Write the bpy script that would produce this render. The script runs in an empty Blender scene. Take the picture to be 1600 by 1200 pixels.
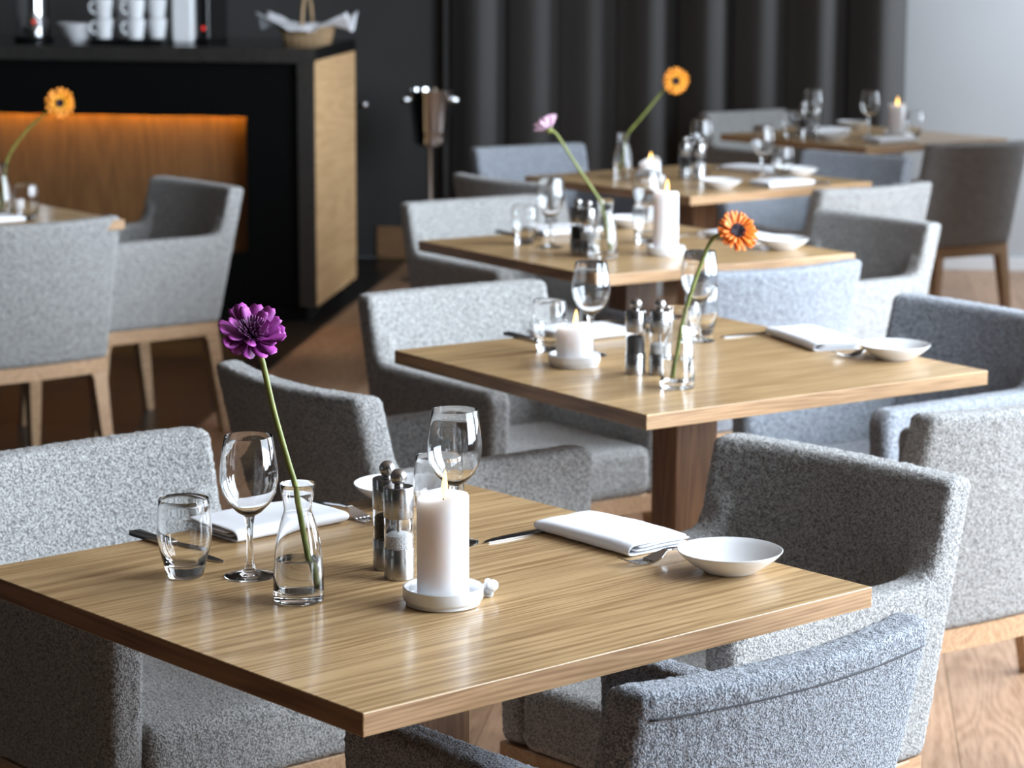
import bpy, bmesh, math, random
from mathutils import Vector, Matrix, noise
random.seed(7)
SC = bpy.context.scene
COL = SC.collection
PI = math.pi
TZ = 0.745                       # table height
ROOM = math.radians(-5.4)        # the room's axes against the camera's

# ------------------------------------------------------------------ camera
cam_d = bpy.data.cameras.new('camera')
cam_d.sensor_width = 36.0
cam_d.lens = 4019.35 / 1600 * 36.0
cam_d.shift_x = -107.14 / 1600
cam_d.clip_start = 0.05
cam_d.dof.use_dof = True
cam_d.dof.focus_distance = 3.12
cam_d.dof.aperture_fstop = 8.0
cam = bpy.data.objects.new('camera', cam_d)
COL.objects.link(cam)
cam.matrix_world = (Matrix.Translation((0, 0, 1.5532)) @ Matrix.Rotation(PI / 2 - 0.17622, 4, 'X')
                    @ Matrix.Rotation(0.00847, 4, 'Z'))
SC.camera = cam

# ------------------------------------------------------------------ world, light, exposure
world = bpy.data.worlds.new('world')
SC.world = world
world.use_nodes = True
world.node_tree.nodes['Background'].inputs[0].default_value = (0.70, 0.82, 1.0, 1)
world.node_tree.nodes['Background'].inputs[1].default_value = 1.0
SC.view_settings.view_transform = 'Standard'
SC.view_settings.look = 'None'
SC.view_settings.exposure = 0.0
SC.view_settings.gamma = 1.0
SC.view_settings.use_curve_mapping = False
SC.cycles.sample_clamp_indirect = 40.0
SC.cycles.max_bounces = 16
SC.cycles.transmission_bounces = 16


def room_pt(x, y, z=0.0):
    return Matrix.Rotation(ROOM, 4, 'Z') @ Vector((x, y, z))


WALL_X = 2.25
WINDOWS = [(2.2, 4.4), (4.9, 7.7), (10.7, 11.5)]
SILL, HEAD = 0.60, 3.50
WIN_RADIANCE = 69.0
for k, (a, b) in enumerate(WINDOWS):
    ld = bpy.data.lights.new('window_daylight', 'AREA')
    ld.shape = 'RECTANGLE'
    ld.size = HEAD - SILL - 0.1
    ld.size_y = b - a - 0.1
    ld.energy = WIN_RADIANCE * PI * ld.size * ld.size_y / 4
    ld.color = (0.77, 0.88, 1.0)
    lo = bpy.data.objects.new('window_daylight', ld)
    COL.objects.link(lo)
    lo.location = room_pt(WALL_X + 0.03, (a + b) / 2, (SILL + HEAD) / 2)
    lo.rotation_euler = (0, PI / 2, ROOM)

# ------------------------------------------------------------------ materials
def new_mat(name):
    m = bpy.data.materials.new(name)
    m.use_nodes = True
    nt = m.node_tree
    return m, nt, nt.nodes['Principled BSDF']


def simple(name, col, rough=0.5, metal=0.0, **kw):
    m, nt, b = new_mat(name)
    b.inputs['Base Color'].default_value = (*col, 1)
    b.inputs['Roughness'].default_value = rough
    b.inputs['Metallic'].default_value = metal
    for k, v in kw.items():
        b.inputs[k.replace('_', ' ')].default_value = v
    return m


def N(nt, typ, **props):
    n = nt.nodes.new(typ)
    for k, v in props.items():
        setattr(n, k, v)
    return n


def ramp(nt, stops):
    r = N(nt, 'ShaderNodeValToRGB')
    e = r.color_ramp.elements
    while len(e) < len(stops):
        e.new(0.5)
    for el, (p, c) in zip(e, stops):
        el.position = p
        el.color = (*c, 1) if len(c) == 3 else c
    return r


def wood(name, light, dark, rough=0.4, coat=0.0, fine=70.0, rings=9.0, stretch=0.07, rot=0.0, per_object=False, bump=0.06, axis='Y', knots=False, lines=0.0):
    """Oak-like veneer: cathedral rings and fine pores stretched along one axis of the object."""
    m, nt, b = new_mat(name)
    L = nt.links.new
    tc = N(nt, 'ShaderNodeTexCoord')
    src = tc.outputs['Object']
    if per_object:
        oi = N(nt, 'ShaderNodeObjectInfo')
        mul = N(nt, 'ShaderNodeVectorMath', operation='SCALE')
        mul.inputs[0].default_value = (7.3, 13.1, 3.7)
        L(oi.outputs['Random'], mul.inputs['Scale'])
        add = N(nt, 'ShaderNodeVectorMath', operation='ADD')
        L(src, add.inputs[0]); L(mul.outputs[0], add.inputs[1])
        src = add.outputs[0]
    mp = N(nt, 'ShaderNodeMapping')
    sc = {'X': (stretch, 1, 1), 'Y': (1, stretch, 1), 'Z': (1, 1, stretch)}[axis]
    mp.inputs['Scale'].default_value = sc
    mp.inputs['Rotation'].default_value = (0, 0, rot)
    L(src, mp.inputs['Vector'])
    n1 = N(nt, 'ShaderNodeTexNoise')
    n1.inputs['Scale'].default_value = rings
    n1.inputs['Detail'].default_value = 1.5
    n1.inputs['Distortion'].default_value = 0.4 if not knots else 0.9
    L(mp.outputs[0], n1.inputs['Vector'])
    m1 = N(nt, 'ShaderNodeMath', operation='MULTIPLY'); m1.inputs[1].default_value = 120.0
    L(n1.outputs['Fac'], m1.inputs[0])
    s1 = N(nt, 'ShaderNodeMath', operation='SINE'); L(m1.outputs[0], s1.inputs[0])
    dt = N(nt, 'ShaderNodeVectorMath', operation='DOT_PRODUCT')
    dt.inputs[1].default_value = {'X': (0, 1, 1), 'Y': (1, 0, 1), 'Z': (1, 1, 0)}[axis]
    L(mp.outputs[0], dt.inputs[0])
    g1 = N(nt, 'ShaderNodeMath', operation='MULTIPLY_ADD'); g1.inputs[1].default_value = lines
    L(dt.outputs['Value'], g1.inputs[0]); L(m1.outputs[0], g1.inputs[2])
    s1 = N(nt, 'ShaderNodeMath', operation='SINE'); L(g1.outputs[0], s1.inputs[0])
    n2 = N(nt, 'ShaderNodeTexNoise')
    n2.inputs['Scale'].default_value = fine * 2.2
    n2.inputs['Detail'].default_value = 4.0
    L(mp.outputs[0], n2.inputs['Vector'])
    n3 = N(nt, 'ShaderNodeTexNoise')
    n3.inputs['Scale'].default_value = 16.0
    n3.inputs['Detail'].default_value = 2.0
    L(mp.outputs[0], n3.inputs['Vector'])
    a1 = N(nt, 'ShaderNodeMath', operation='MULTIPLY_ADD'); a1.inputs[1].default_value = 0.105; a1.inputs[2].default_value = 0.0
    L(s1.outputs[0], a1.inputs[0])
    a2 = N(nt, 'ShaderNodeMath', operation='MULTIPLY_ADD'); a2.inputs[1].default_value = 0.90
    L(n2.outputs['Fac'], a2.inputs[0]); L(a1.outputs[0], a2.inputs[2])
    a3 = N(nt, 'ShaderNodeMath', operation='MULTIPLY_ADD'); a3.inputs[1].default_value = 0.20
    L(n3.outputs['Fac'], a3.inputs[0]); L(a2.outputs[0], a3.inputs[2])
    mid = tuple((p + q) / 2 for p, q in zip(light, dark))
    r = ramp(nt, [(0.36, dark), (0.52, mid), (0.70, light)])
    L(a3.outputs[0], r.inputs[0])
    out = r.outputs[0]
    if per_object:
        hsv = N(nt, 'ShaderNodeHueSaturation')
        mr = N(nt, 'ShaderNodeMapRange')
        mr.inputs['To Min'].default_value = 0.78; mr.inputs['To Max'].default_value = 1.15
        L(oi.outputs['Random'], mr.inputs[0]); L(mr.outputs[0], hsv.inputs['Value'])
        L(out, hsv.inputs['Color'])
        out = hsv.outputs[0]
    L(out, b.inputs['Base Color'])
    b.inputs['Roughness'].default_value = rough
    b.inputs['Coat Weight'].default_value = coat
    b.inputs['Coat Roughness'].default_value = 0.16
    bp = N(nt, 'ShaderNodeBump')
    bp.inputs['Strength'].default_value = bump
    bp.inputs['Distance'].default_value = 0.002
    L(n2.outputs['Fac'], bp.inputs['Height'])
    L(bp.outputs[0], b.inputs['Normal'])
    return m


def boucle(name, light, dark):
    m, nt, b = new_mat(name)
    L = nt.links.new
    tc = N(nt, 'ShaderNodeTexCoord')
    nz = N(nt, 'ShaderNodeTexNoise'); nz.inputs['Scale'].default_value = 130.0; nz.inputs['Detail'].default_value = 2.0
    L(tc.outputs['Object'], nz.inputs['Vector'])
    mixv = N(nt, 'ShaderNodeMix', data_type='VECTOR'); mixv.inputs['Factor'].default_value = 0.012
    L(tc.outputs['Object'], mixv.inputs['A']); L(nz.outputs['Color'], mixv.inputs['B'])
    vo = N(nt, 'ShaderNodeTexVoronoi'); vo.inputs['Scale'].default_value = 330.0
    L(mixv.outputs['Result'], vo.inputs['Vector'])
    n2 = N(nt, 'ShaderNodeTexNoise'); n2.inputs['Scale'].default_value = 420.0; n2.inputs['Detail'].default_value = 2.0
    L(tc.outputs['Object'], n2.inputs['Vector'])
    s = N(nt, 'ShaderNodeMath', operation='MULTIPLY_ADD'); s.inputs[1].default_value = 0.75
    L(vo.outputs['Distance'], s.inputs[0]); L(n2.outputs['Fac'], s.inputs[2])
    r = ramp(nt, [(0.55, light), (0.84, tuple((p * 0.6 + q * 0.4) for p, q in zip(light, dark))), (1.05, dark)])
    L(s.outputs[0], r.inputs[0])
    L(r.outputs[0], b.inputs['Base Color'])
    b.inputs['Roughness'].default_value = 0.95
    b.inputs['Specular IOR Level'].default_value = 0.15
    b.inputs['Sheen Weight'].default_value = 0.25
    b.inputs['Sheen Roughness'].default_value = 0.6
    inv = N(nt, 'ShaderNodeMath', operation='SUBTRACT'); inv.inputs[0].default_value = 1.2
    L(s.outputs[0], inv.inputs[1])
    bp = N(nt, 'ShaderNodeBump'); bp.inputs['Strength'].default_value = 0.9; bp.inputs['Distance'].default_value = 0.0026
    L(inv.outputs[0], bp.inputs['Height']); L(bp.outputs[0], b.inputs['Normal'])
    return m


def cloth_mat(name, col, scale=900.0, strength=0.25):
    m, nt, b = new_mat(name)
    L = nt.links.new
    tc = N(nt, 'ShaderNodeTexCoord')
    n = N(nt, 'ShaderNodeTexNoise'); n.inputs['Scale'].default_value = scale
    L(tc.outputs['Object'], n.inputs['Vector'])
    b.inputs['Base Color'].default_value = (*col, 1)
    b.inputs['Roughness'].default_value = 0.9
    b.inputs['Specular IOR Level'].default_value = 0.2
    bp = N(nt, 'ShaderNodeBump'); bp.inputs['Strength'].default_value = strength; bp.inputs['Distance'].default_value = 0.001
    L(n.outputs['Fac'], bp.inputs['Height']); L(bp.outputs[0], b.inputs['Normal'])
    return m


def steel_mat(name, col, rough, streak):
    m, nt, b = new_mat(name)
    L = nt.links.new
    tc = N(nt, 'ShaderNodeTexCoord')
    mp = N(nt, 'ShaderNodeMapping'); mp.inputs['Scale'].default_value = streak
    L(tc.outputs['Object'], mp.inputs[0])
    n = N(nt, 'ShaderNodeTexNoise'); n.inputs['Scale'].default_value = 60.0; n.inputs['Detail'].default_value = 3.0
    L(mp.outputs[0], n.inputs['Vector'])
    mr = N(nt, 'ShaderNodeMapRange'); mr.inputs['To Min'].default_value = rough * 0.7; mr.inputs['To Max'].default_value = rough * 1.4
    L(n.outputs['Fac'], mr.inputs[0]); L(mr.outputs[0], b.inputs['Roughness'])
    b.inputs['Base Color'].default_value = (*col, 1)
    b.inputs['Metallic'].default_value = 1.0
    return m


def glass_mat(name, col, ior=1.5):
    return simple(name, col, 0.0, 0.0, IOR=ior, Transmission_Weight=1.0)


def petal_mat(name, inner, outer, rlen):
    """Petal colour runs from the heart to the tip, with fine lengthwise veins."""
    m, nt, b = new_mat(name)
    L = nt.links.new
    tc = N(nt, 'ShaderNodeTexCoord')
    sx = N(nt, 'ShaderNodeSeparateXYZ'); L(tc.outputs['Object'], sx.inputs[0])
    mr = N(nt, 'ShaderNodeMapRange'); mr.inputs['From Min'].default_value = rlen * 0.1; mr.inputs['From Max'].default_value = rlen
    L(sx.outputs['X'], mr.inputs[0])
    mp = N(nt, 'ShaderNodeMapping'); mp.inputs['Scale'].default_value = (0.08, 1, 1); L(tc.outputs['Object'], mp.inputs[0])
    n = N(nt, 'ShaderNodeTexNoise'); n.inputs['Scale'].default_value = 900.0; L(mp.outputs[0], n.inputs['Vector'])
    ad = N(nt, 'ShaderNodeMath', operation='MULTIPLY_ADD'); ad.inputs[1].default_value = 0.5
    L(n.outputs['Fac'], ad.inputs[0]); L(mr.outputs[0], ad.inputs[2])
    r = ramp(nt, [(0.2, inner), (1.1, outer)]); L(ad.outputs[0], r.inputs[0])
    L(r.outputs[0], b.inputs['Base Color'])
    b.inputs['Roughness'].default_value = 0.55
    b.inputs['Subsurface Weight'].default_value = 0.15
    b.inputs['Subsurface Radius'].default_value = (0.002, 0.001, 0.001)
    return m


def speckle(name, c1, c2, scale, rough=0.6):
    m, nt, b = new_mat(name)
    L = nt.links.new
    tc = N(nt, 'ShaderNodeTexCoord')
    v = N(nt, 'ShaderNodeTexVoronoi'); v.inputs['Scale'].default_value = scale
    L(tc.outputs['Object'], v.inputs['Vector'])
    r = ramp(nt, [(0.1, c1), (0.7, c2)]); L(v.outputs['Distance'], r.inputs[0])
    L(r.outputs[0], b.inputs['Base Color'])
    b.inputs['Roughness'].default_value = rough
    bp = N(nt, 'ShaderNodeBump'); bp.inputs['Strength'].default_value = 0.8; bp.inputs['Distance'].default_value = 0.001
    L(v.outputs['Distance'], bp.inputs['Height']); L(bp.outputs[0], b.inputs['Normal'])
    return m


def painted(name, col, rough=0.8, var=0.06, scale=3.0):
    m, nt, b = new_mat(name)
    L = nt.links.new
    tc = N(nt, 'ShaderNodeTexCoord')
    n = N(nt, 'ShaderNodeTexNoise'); n.inputs['Scale'].default_value = scale; n.inputs['Detail'].default_value = 4.0
    L(tc.outputs['Object'], n.inputs['Vector'])
    r = ramp(nt, [(0.3, tuple(c * (1 - var) for c in col)), (0.7, tuple(c * (1 + var) for c in col))])
    L(n.outputs['Fac'], r.inputs[0]); L(r.outputs[0], b.inputs['Base Color'])
    b.inputs['Roughness'].default_value = rough
    return m


M = {}
M['table_top'] = wood('oak_table_top', (0.55, 0.365, 0.178), (0.30, 0.175, 0.070), rough=0.42, coat=0.35, stretch=0.045, rings=5.0, lines=400.0)
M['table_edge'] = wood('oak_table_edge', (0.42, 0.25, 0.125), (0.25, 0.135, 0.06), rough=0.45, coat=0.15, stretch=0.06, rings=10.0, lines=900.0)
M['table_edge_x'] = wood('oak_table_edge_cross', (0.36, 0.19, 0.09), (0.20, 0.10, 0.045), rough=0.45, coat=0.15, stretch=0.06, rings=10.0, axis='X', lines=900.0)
M['table_column'] = wood('oak_column', (0.22, 0.105, 0.045), (0.13, 0.058, 0.025), rough=0.5, stretch=0.06, rings=10.0, axis='Z')
M['chair_wood'] = wood('oak_chair_frame', (0.47, 0.30, 0.17), (0.35, 0.205, 0.11), rough=0.45, stretch=0.12, rings=12.0)
M['plank'] = wood('oak_floor_plank', (0.47, 0.29, 0.18), (0.31, 0.178, 0.102), rough=0.42, stretch=0.09, rings=6.0, per_object=True, knots=True)
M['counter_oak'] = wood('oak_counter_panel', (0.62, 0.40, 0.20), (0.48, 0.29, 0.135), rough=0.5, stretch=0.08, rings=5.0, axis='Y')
M['counter_oak_shade'] = wood('oak_counter_front_shade', (0.20, 0.10, 0.036), (0.13, 0.062, 0.022), rough=0.5, stretch=0.07, rings=5.0, axis='Z')  # front oak darkened: its weak daylight is put into the colour
M['baseboard'] = wood('oak_baseboard', (0.40, 0.23, 0.11), (0.28, 0.15, 0.07), rough=0.5, axis='X')
M['boucle'] = boucle('grey_boucle', (0.54, 0.53, 0.51), (0.15, 0.147, 0.14))
M['boucle_blue'] = boucle('blue_grey_boucle', (0.46, 0.492, 0.545), (0.125, 0.137, 0.158))
M['seam'] = simple('seam_thread', (0.06, 0.06, 0.065), 0.9)
M['glass'] = glass_mat('clear_glass', (0.985, 0.99, 0.99), 1.48)
M['water'] = glass_mat('water', (0.99, 1.0, 1.0), 1.33)
M['pane'] = glass_mat('window_glass', (0.98, 0.99, 1.0), 1.1)
M['steel'] = steel_mat('brushed_steel', (0.42, 0.41, 0.40), 0.26, (0.25, 0.25, 1))
M['cutlery'] = steel_mat('polished_cutlery', (0.55, 0.55, 0.55), 0.14, (1, 1, 1))
M['chrome'] = steel_mat('chrome', (0.72, 0.72, 0.73), 0.07, (1, 1, 1))
M['dark_steel'] = steel_mat('dark_polished_steel', (0.30, 0.285, 0.27), 0.30, (1, 1, 1))
M['porcelain'] = simple('white_porcelain', (0.78, 0.79, 0.80), 0.18, 0.0, Coat_Weight=0.3)
M['wax'] = simple('white_wax', (0.88, 0.86, 0.87), 0.45, 0.0, Subsurface_Weight=0.8)
M['wax'].node_tree.nodes['Principled BSDF'].inputs['Subsurface Radius'].default_value = (0.030, 0.025, 0.022)
M['wax'].node_tree.nodes['Principled BSDF'].inputs['Subsurface Scale'].default_value = 1.0
M['wick'] = simple('wick', (0.02, 0.015, 0.01), 0.9)
M['flame'] = simple('flame', (1.0, 0.6, 0.2), 0.5, 0.0, Emission_Strength=5.5)
M['flame'].node_tree.nodes['Principled BSDF'].inputs['Emission Color'].default_value = (1.0, 0.55, 0.13, 1)
M['napkin'] = cloth_mat('white_linen', (0.80, 0.81, 0.84))
M['salt'] = speckle('salt', (0.85, 0.85, 0.85), (0.6, 0.6, 0.6), 600.0)
M['pepper'] = speckle('peppercorns', (0.03, 0.025, 0.02), (0.006, 0.005, 0.004), 420.0)
M['grinder_window'] = glass_mat('acrylic', (0.97, 0.97, 0.97), 1.3)
M['stem'] = painted('flower_stem', (0.19, 0.215, 0.045), 0.5, 0.25, 60.0)
M['petal_purple'] = petal_mat('purple_petal', (0.17, 0.008, 0.14), (0.38, 0.055, 0.34), 0.036)
M['floret_purple'] = petal_mat('purple_floret', (0.07, 0.004, 0.055), (0.36, 0.09, 0.33), 0.018)
M['disc_dark'] = speckle('dark_flower_disc', (0.03, 0.006, 0.02), (0.008, 0.002, 0.006), 500.0)
M['petal_orange'] = petal_mat('orange_petal', (0.72, 0.11, 0.004), (0.86, 0.19, 0.008), 0.038)
M['petal_yellow'] = petal_mat('amber_petal', (0.88, 0.43, 0.018), (0.86, 0.29, 0.012), 0.042)
M['petal_pink'] = petal_mat('pale_pink_petal', (0.55, 0.40, 0.50), (0.66, 0.40, 0.52), 0.032)
M['black_gloss'] = simple('black_lacquer', (0.008, 0.008, 0.008), 0.12, 0.0)
M['black_matte'] = simple('black_matte', (0.004, 0.004, 0.004), 0.4, 0.0, Specular_IOR_Level=0.12)
M['black_tile'] = painted('dark_floor_tile', (0.016, 0.014, 0.013), 0.34, 0.15, 6.0)
M['grout'] = simple('dark_grout', (0.01, 0.01, 0.01), 0.9)
M['dark_wall'] = painted('dark_grey_wall', (0.060, 0.059, 0.057))
M['light_wall'] = painted('light_grey_wall', (0.46, 0.465, 0.47), 0.85, 0.02)
M['bounce_brown'] = painted('bounce_damping_brown', (0.22, 0.165, 0.13), 0.9, 0.02)  # dull brown for unseen surfaces, chosen to keep bounced light low and warm
M['curtain'] = cloth_mat('dark_taupe_curtain', (0.085, 0.081, 0.078), 500.0, 0.4)
M['white_trim'] = simple('white_skirting', (0.7, 0.7, 0.7), 0.5)
M['metal_trim'] = simple('floor_strip', (0.18, 0.16, 0.14), 0.35, 0.9)
M['window_frame'] = simple('window_frame', (0.25, 0.25, 0.26), 0.5)
M['wicker'] = painted('wicker', (0.42, 0.28, 0.15), 0.7, 0.2, 90.0)
M['led'] = simple('led_strip', (1, 0.6, 0.2), 0.5, 0.0, Emission_Strength=150.0)
M['led'].node_tree.nodes['Principled BSDF'].inputs['Emission Color'].default_value = (1.0, 0.50, 0.085, 1)
M['red_lamp'] = simple('red_indicator', (0.5, 0.02, 0.02), 0.4, 0.0, Emission_Strength=0.8)
M['red_lamp'].node_tree.nodes['Principled BSDF'].inputs['Emission Color'].default_value = (1.0, 0.05, 0.04, 1)


# ------------------------------------------------------------------ helpers
def new_obj(name, me, mat=None, parent=None, loc=(0, 0, 0), rot=(0, 0, 0), scale=(1, 1, 1)):
    if mat is not None and len(me.materials) == 0:
        me.materials.append(mat)
    o = bpy.data.objects.new(name, me)
    COL.objects.link(o)
    o.location = loc
    o.rotation_euler = rot
    o.scale = scale
    if parent is not None:
        o.parent = parent
    return o


def thing(name, label, cat, loc=(0, 0, 0), rz=0.0, group=None):
    o = bpy.data.objects.new(name, None)
    o.empty_display_size = 0.05
    COL.objects.link(o)
    o.location = loc
    o.rotation_euler = (0, 0, rz)
    return tag(o, label, cat, group)


def tag(o, label, cat, group=None):
    o['label'] = label
    o['category'] = cat
    if group:
        o['group'] = group
    return o


def struct(o):
    o['kind'] = 'structure'
    return o


def bm_mesh(bm, name, smooth=False):
    bmesh.ops.recalc_face_normals(bm, faces=bm.faces)
    me = bpy.data.meshes.new(name)
    bm.to_mesh(me)
    bm.free()
    if smooth:
        for p in me.polygons:
            p.use_smooth = True
    return me


def add_box(bm, x0, x1, y0, y1, z0, z1, mat_index=0):
    vs = [bm.verts.new(p) for p in ((x0, y0, z0), (x1, y0, z0), (x1, y1, z0), (x0, y1, z0), (x0, y0, z1), (x1, y0, z1), (x1, y1, z1), (x0, y1, z1))]
    fs = []
    for q in ((3, 2, 1, 0), (4, 5, 6, 7), (0, 1, 5, 4), (1, 2, 6, 5), (2, 3, 7, 6), (3, 0, 4, 7)):
        f = bm.faces.new([vs[i] for i in q])
        f.material_index = mat_index
        fs.append(f)
    return vs, fs


def box_mesh(name, x0, x1, y0, y1, z0, z1, bevel=0.0, seg=2):
    bm = bmesh.new()
    add_box(bm, x0, x1, y0, y1, z0, z1)
    if bevel:
        bmesh.ops.bevel(bm, geom=bm.edges[:], offset=bevel, segments=seg, profile=0.5, affect='EDGES')
    return bm_mesh(bm, name)


def lathe_into(bm, prof, seg=40, wobble=None):
    rings = []
    for i, (r, z) in enumerate(prof):
        if r < 1e-6:
            rings.append([bm.verts.new((0, 0, z))])
        else:
            ring = []
            for k in range(seg):
                a = 2 * PI * k / seg
                dz, dr = wobble(i, a) if wobble else (0, 0)
                ring.append(bm.verts.new(((r + dr) * math.cos(a), (r + dr) * math.sin(a), z + dz)))
            rings.append(ring)
    for a, b in zip(rings[:-1], rings[1:]):
        if len(a) == 1 and len(b) == 1:
            continue
        for k in range(seg):
            k2 = (k + 1) % seg
            if len(a) == 1:
                bm.faces.new((a[0], b[k], b[k2]))
            elif len(b) == 1:
                bm.faces.new((a[k], b[0], a[k2]))
            else:
                bm.faces.new((a[k], b[k], b[k2], a[k2]))


def lathe(name, prof, seg=40, wobble=None):
    bm = bmesh.new()
    lathe_into(bm, prof, seg, wobble)
    me = bm_mesh(bm, name, True)
    me.set_sharp_from_angle(angle=math.radians(42))
    return me


def tube_into(bm, pts, rad, seg=8, flat=1.0):
    pts = [Vector(p) for p in pts]
    n = len(pts)
    if not isinstance(rad, (list, tuple)):
        rad = [rad] * n
    rings = []
    up = Vector((0, 0, 1))
    prev = None
    for i, p in enumerate(pts):
        t = (pts[min(i + 1, n - 1)] - pts[max(i - 1, 0)]).normalized()
        if prev is None:
            ref = up if abs(t.z) < 0.9 else Vector((1, 0, 0))
            s = t.cross(ref).normalized()
        else:
            s = (prev - t * prev.dot(t)).normalized()
        prev = s
        w = s.cross(t)
        rings.append([bm.verts.new(p + (s * math.cos(2 * PI * k / seg) + w * math.sin(2 * PI * k / seg) * flat) * rad[i]) for k in range(seg)])
    for a, b in zip(rings[:-1], rings[1:]):
        for k in range(seg):
            bm.faces.new((a[k], a[(k + 1) % seg], b[(k + 1) % seg], b[k]))
    bm.faces.new(rings[0][::-1])
    bm.faces.new(rings[-1])


def tube(name, pts, rad, seg=8, flat=1.0):
    bm = bmesh.new()
    tube_into(bm, pts, rad, seg, flat)
    return bm_mesh(bm, name, True)


def prism_into(bm, poly, x0, x1):
    """polygon in (y,z) extruded along x"""
    a = [bm.verts.new((x0, y, z)) for y, z in poly]
    b = [bm.verts.new((x1, y, z)) for y, z in poly]
    bm.faces.new(a)
    bm.faces.new(b[::-1])
    for i in range(len(poly)):
        j = (i + 1) % len(poly)
        bm.faces.new((a[j], a[i], b[i], b[j]))


def smooth_path(pts, n=24):
    """Catmull-Rom through the points"""
    P = [Vector(p) for p in pts]
    P = [P[0] * 2 - P[1]] + P + [P[-1] * 2 - P[-2]]
    out = []
    segs = len(P) - 3
    per = max(2, n // segs)
    for i in range(segs):
        p0, p1, p2, p3 = P[i:i + 4]
        for k in range(per):
            t = k / per
            out.append(0.5 * ((2 * p1) + (p2 - p0) * t + (2 * p0 - 5 * p1 + 4 * p2 - p3) * t * t + (3 * p1 - p0 - 3 * p2 + p3) * t ** 3))
    out.append(P[-2])
    return out


_clouds = bpy.data.textures.new('boucle_loops', 'CLOUDS')
_clouds.noise_scale = 0.0055
_clouds.noise_depth = 1


def upholster(me, bevel, voxel=0.0045, strength=0.0048):
    """round the edges of a solid and give it the knobbly surface of boucle"""
    o = bpy.data.objects.new('tmp', me)
    COL.objects.link(o)
    b = o.modifiers.new('b', 'BEVEL'); b.width = bevel; b.segments = 4; b.limit_method = 'ANGLE'; b.angle_limit = math.radians(40)
    r = o.modifiers.new('r', 'REMESH'); r.mode = 'VOXEL'; r.voxel_size = voxel
    s = o.modifiers.new('s', 'SMOOTH'); s.factor = 0.5; s.iterations = 4
    d = o.modifiers.new('d', 'DISPLACE'); d.texture = _clouds; d.strength = strength; d.mid_level = 0.5; d.texture_coords = 'LOCAL'
    dg = bpy.context.evaluated_depsgraph_get()
    out = bpy.data.meshes.new_from_object(o.evaluated_get(dg))
    bpy.data.objects.remove(o)
    for p in out.polygons:
        p.use_smooth = True
    return out


# ------------------------------------------------------------------ room shell
RZ = (0, 0, ROOM)
X0, X1, Y0, Y1 = -6.0, WALL_X, -3.5, 11.95
CEIL = 3.8
BORDER = -1.95
floor = struct(new_obj('floor', box_mesh('floor', X0, X1, Y0, Y1, -0.10, -0.012), M['grout'], rot=RZ))
# oak planks right of the border, laid along the room
PW = 0.185
row = 0
x = BORDER + 0.012
while x < X1 - 0.01:
    xe = min(x + PW, X1)
    y = Y0 + random.uniform(-1.9, 0)
    while y < Y1:
        ye = y + 2.2
        a, b = max(y, Y0), min(ye, Y1)
        if b - a > 0.05:
            w = xe - x - 0.0015
            me = box_mesh('plank', -w / 2, w / 2, -(b - a) / 2, (b - a) / 2 - 0.0015, -0.012, random.uniform(-0.0006, 0.0))
            new_obj('plank', me, M['plank'], floor, ((x + xe) / 2, (a + b) / 2, 0))
        y = ye
    x = xe
    row += 1
# dark polished tiles round the counter
TS = 0.6
tile_me = box_mesh('floor_tile', -TS / 2 + 0.0015, TS / 2 - 0.0015, -TS / 2 + 0.0015, TS / 2 - 0.0015, -0.012, 0.0, 0.001, 1)
tx = BORDER - TS / 2
while tx > X0:
    ty = Y1 - TS / 2
    while ty > Y0 + TS / 2:
        if ty > 5.2 and tx > -4.6:
            new_obj('floor_tile', tile_me, M['black_tile'], floor, (tx, ty, 0))
        ty -= TS
    tx -= TS
struct(new_obj('floor_surround', box_mesh('floor_surround', X0, BORDER - TS * 5 if BORDER - TS * 5 > X0 else X0 + .2, Y0, Y1, -0.0118, -0.001), M['black_tile'], rot=RZ))
struct(new_obj('floor_near', box_mesh('floor_near', BORDER - TS * 5, BORDER - .001, Y0, 4.7, -0.0118, -0.001), M['black_tile'], rot=RZ))
struct(new_obj('trim_1', box_mesh('trim_1', BORDER, BORDER + 0.011, Y0, Y1, -0.012, 0.0012), M['metal_trim'], rot=RZ))
struct(new_obj('ceiling', box_mesh('ceiling', X0, X1 + .3, Y0, Y1 + .2, CEIL, CEIL + 0.1), M['bounce_brown'], rot=RZ))
CURT_END = 0.30
struct(new_obj('wall_back', box_mesh('wall_back', X0, CURT_END, Y1, Y1 + 0.15, 0, CEIL), M['dark_wall'], rot=RZ))
struct(new_obj('wall_back_right', box_mesh('wall_back_right', CURT_END + .001, X1 + 0.3, Y1, Y1 + 0.15, 0, CEIL), M['light_wall'], rot=RZ))
struct(new_obj('wall_left', box_mesh('wall_left', X0 - 0.15, X0 - .001, Y0, Y1 + 0.15, 0, CEIL), M['dark_wall'], rot=RZ))
struct(new_obj('wall_front', box_mesh('wall_front', X0, X1 + 0.3, Y0 - 0.15, Y0 - .001, 0, CEIL), M['dark_wall'], rot=RZ))
bm = bmesh.new()
add_box(bm, X1 + .001, X1 + 0.3, Y0, Y1 - .001, 0, SILL)
add_box(bm, X1 + .001, X1 + 0.3, Y0, Y1 - .001, HEAD, CEIL - .001)
edges = [Y0] + [e for w in WINDOWS for e in w] + [Y1 - .001]
for a, b in zip(edges[0::2], edges[1::2]):
    add_box(bm, X1 + .001, X1 + 0.3, a, b, SILL, HEAD)
struct(new_obj('wall_right', bm_mesh(bm, 'wall_right'), M['bounce_brown'], rot=RZ))
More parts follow.
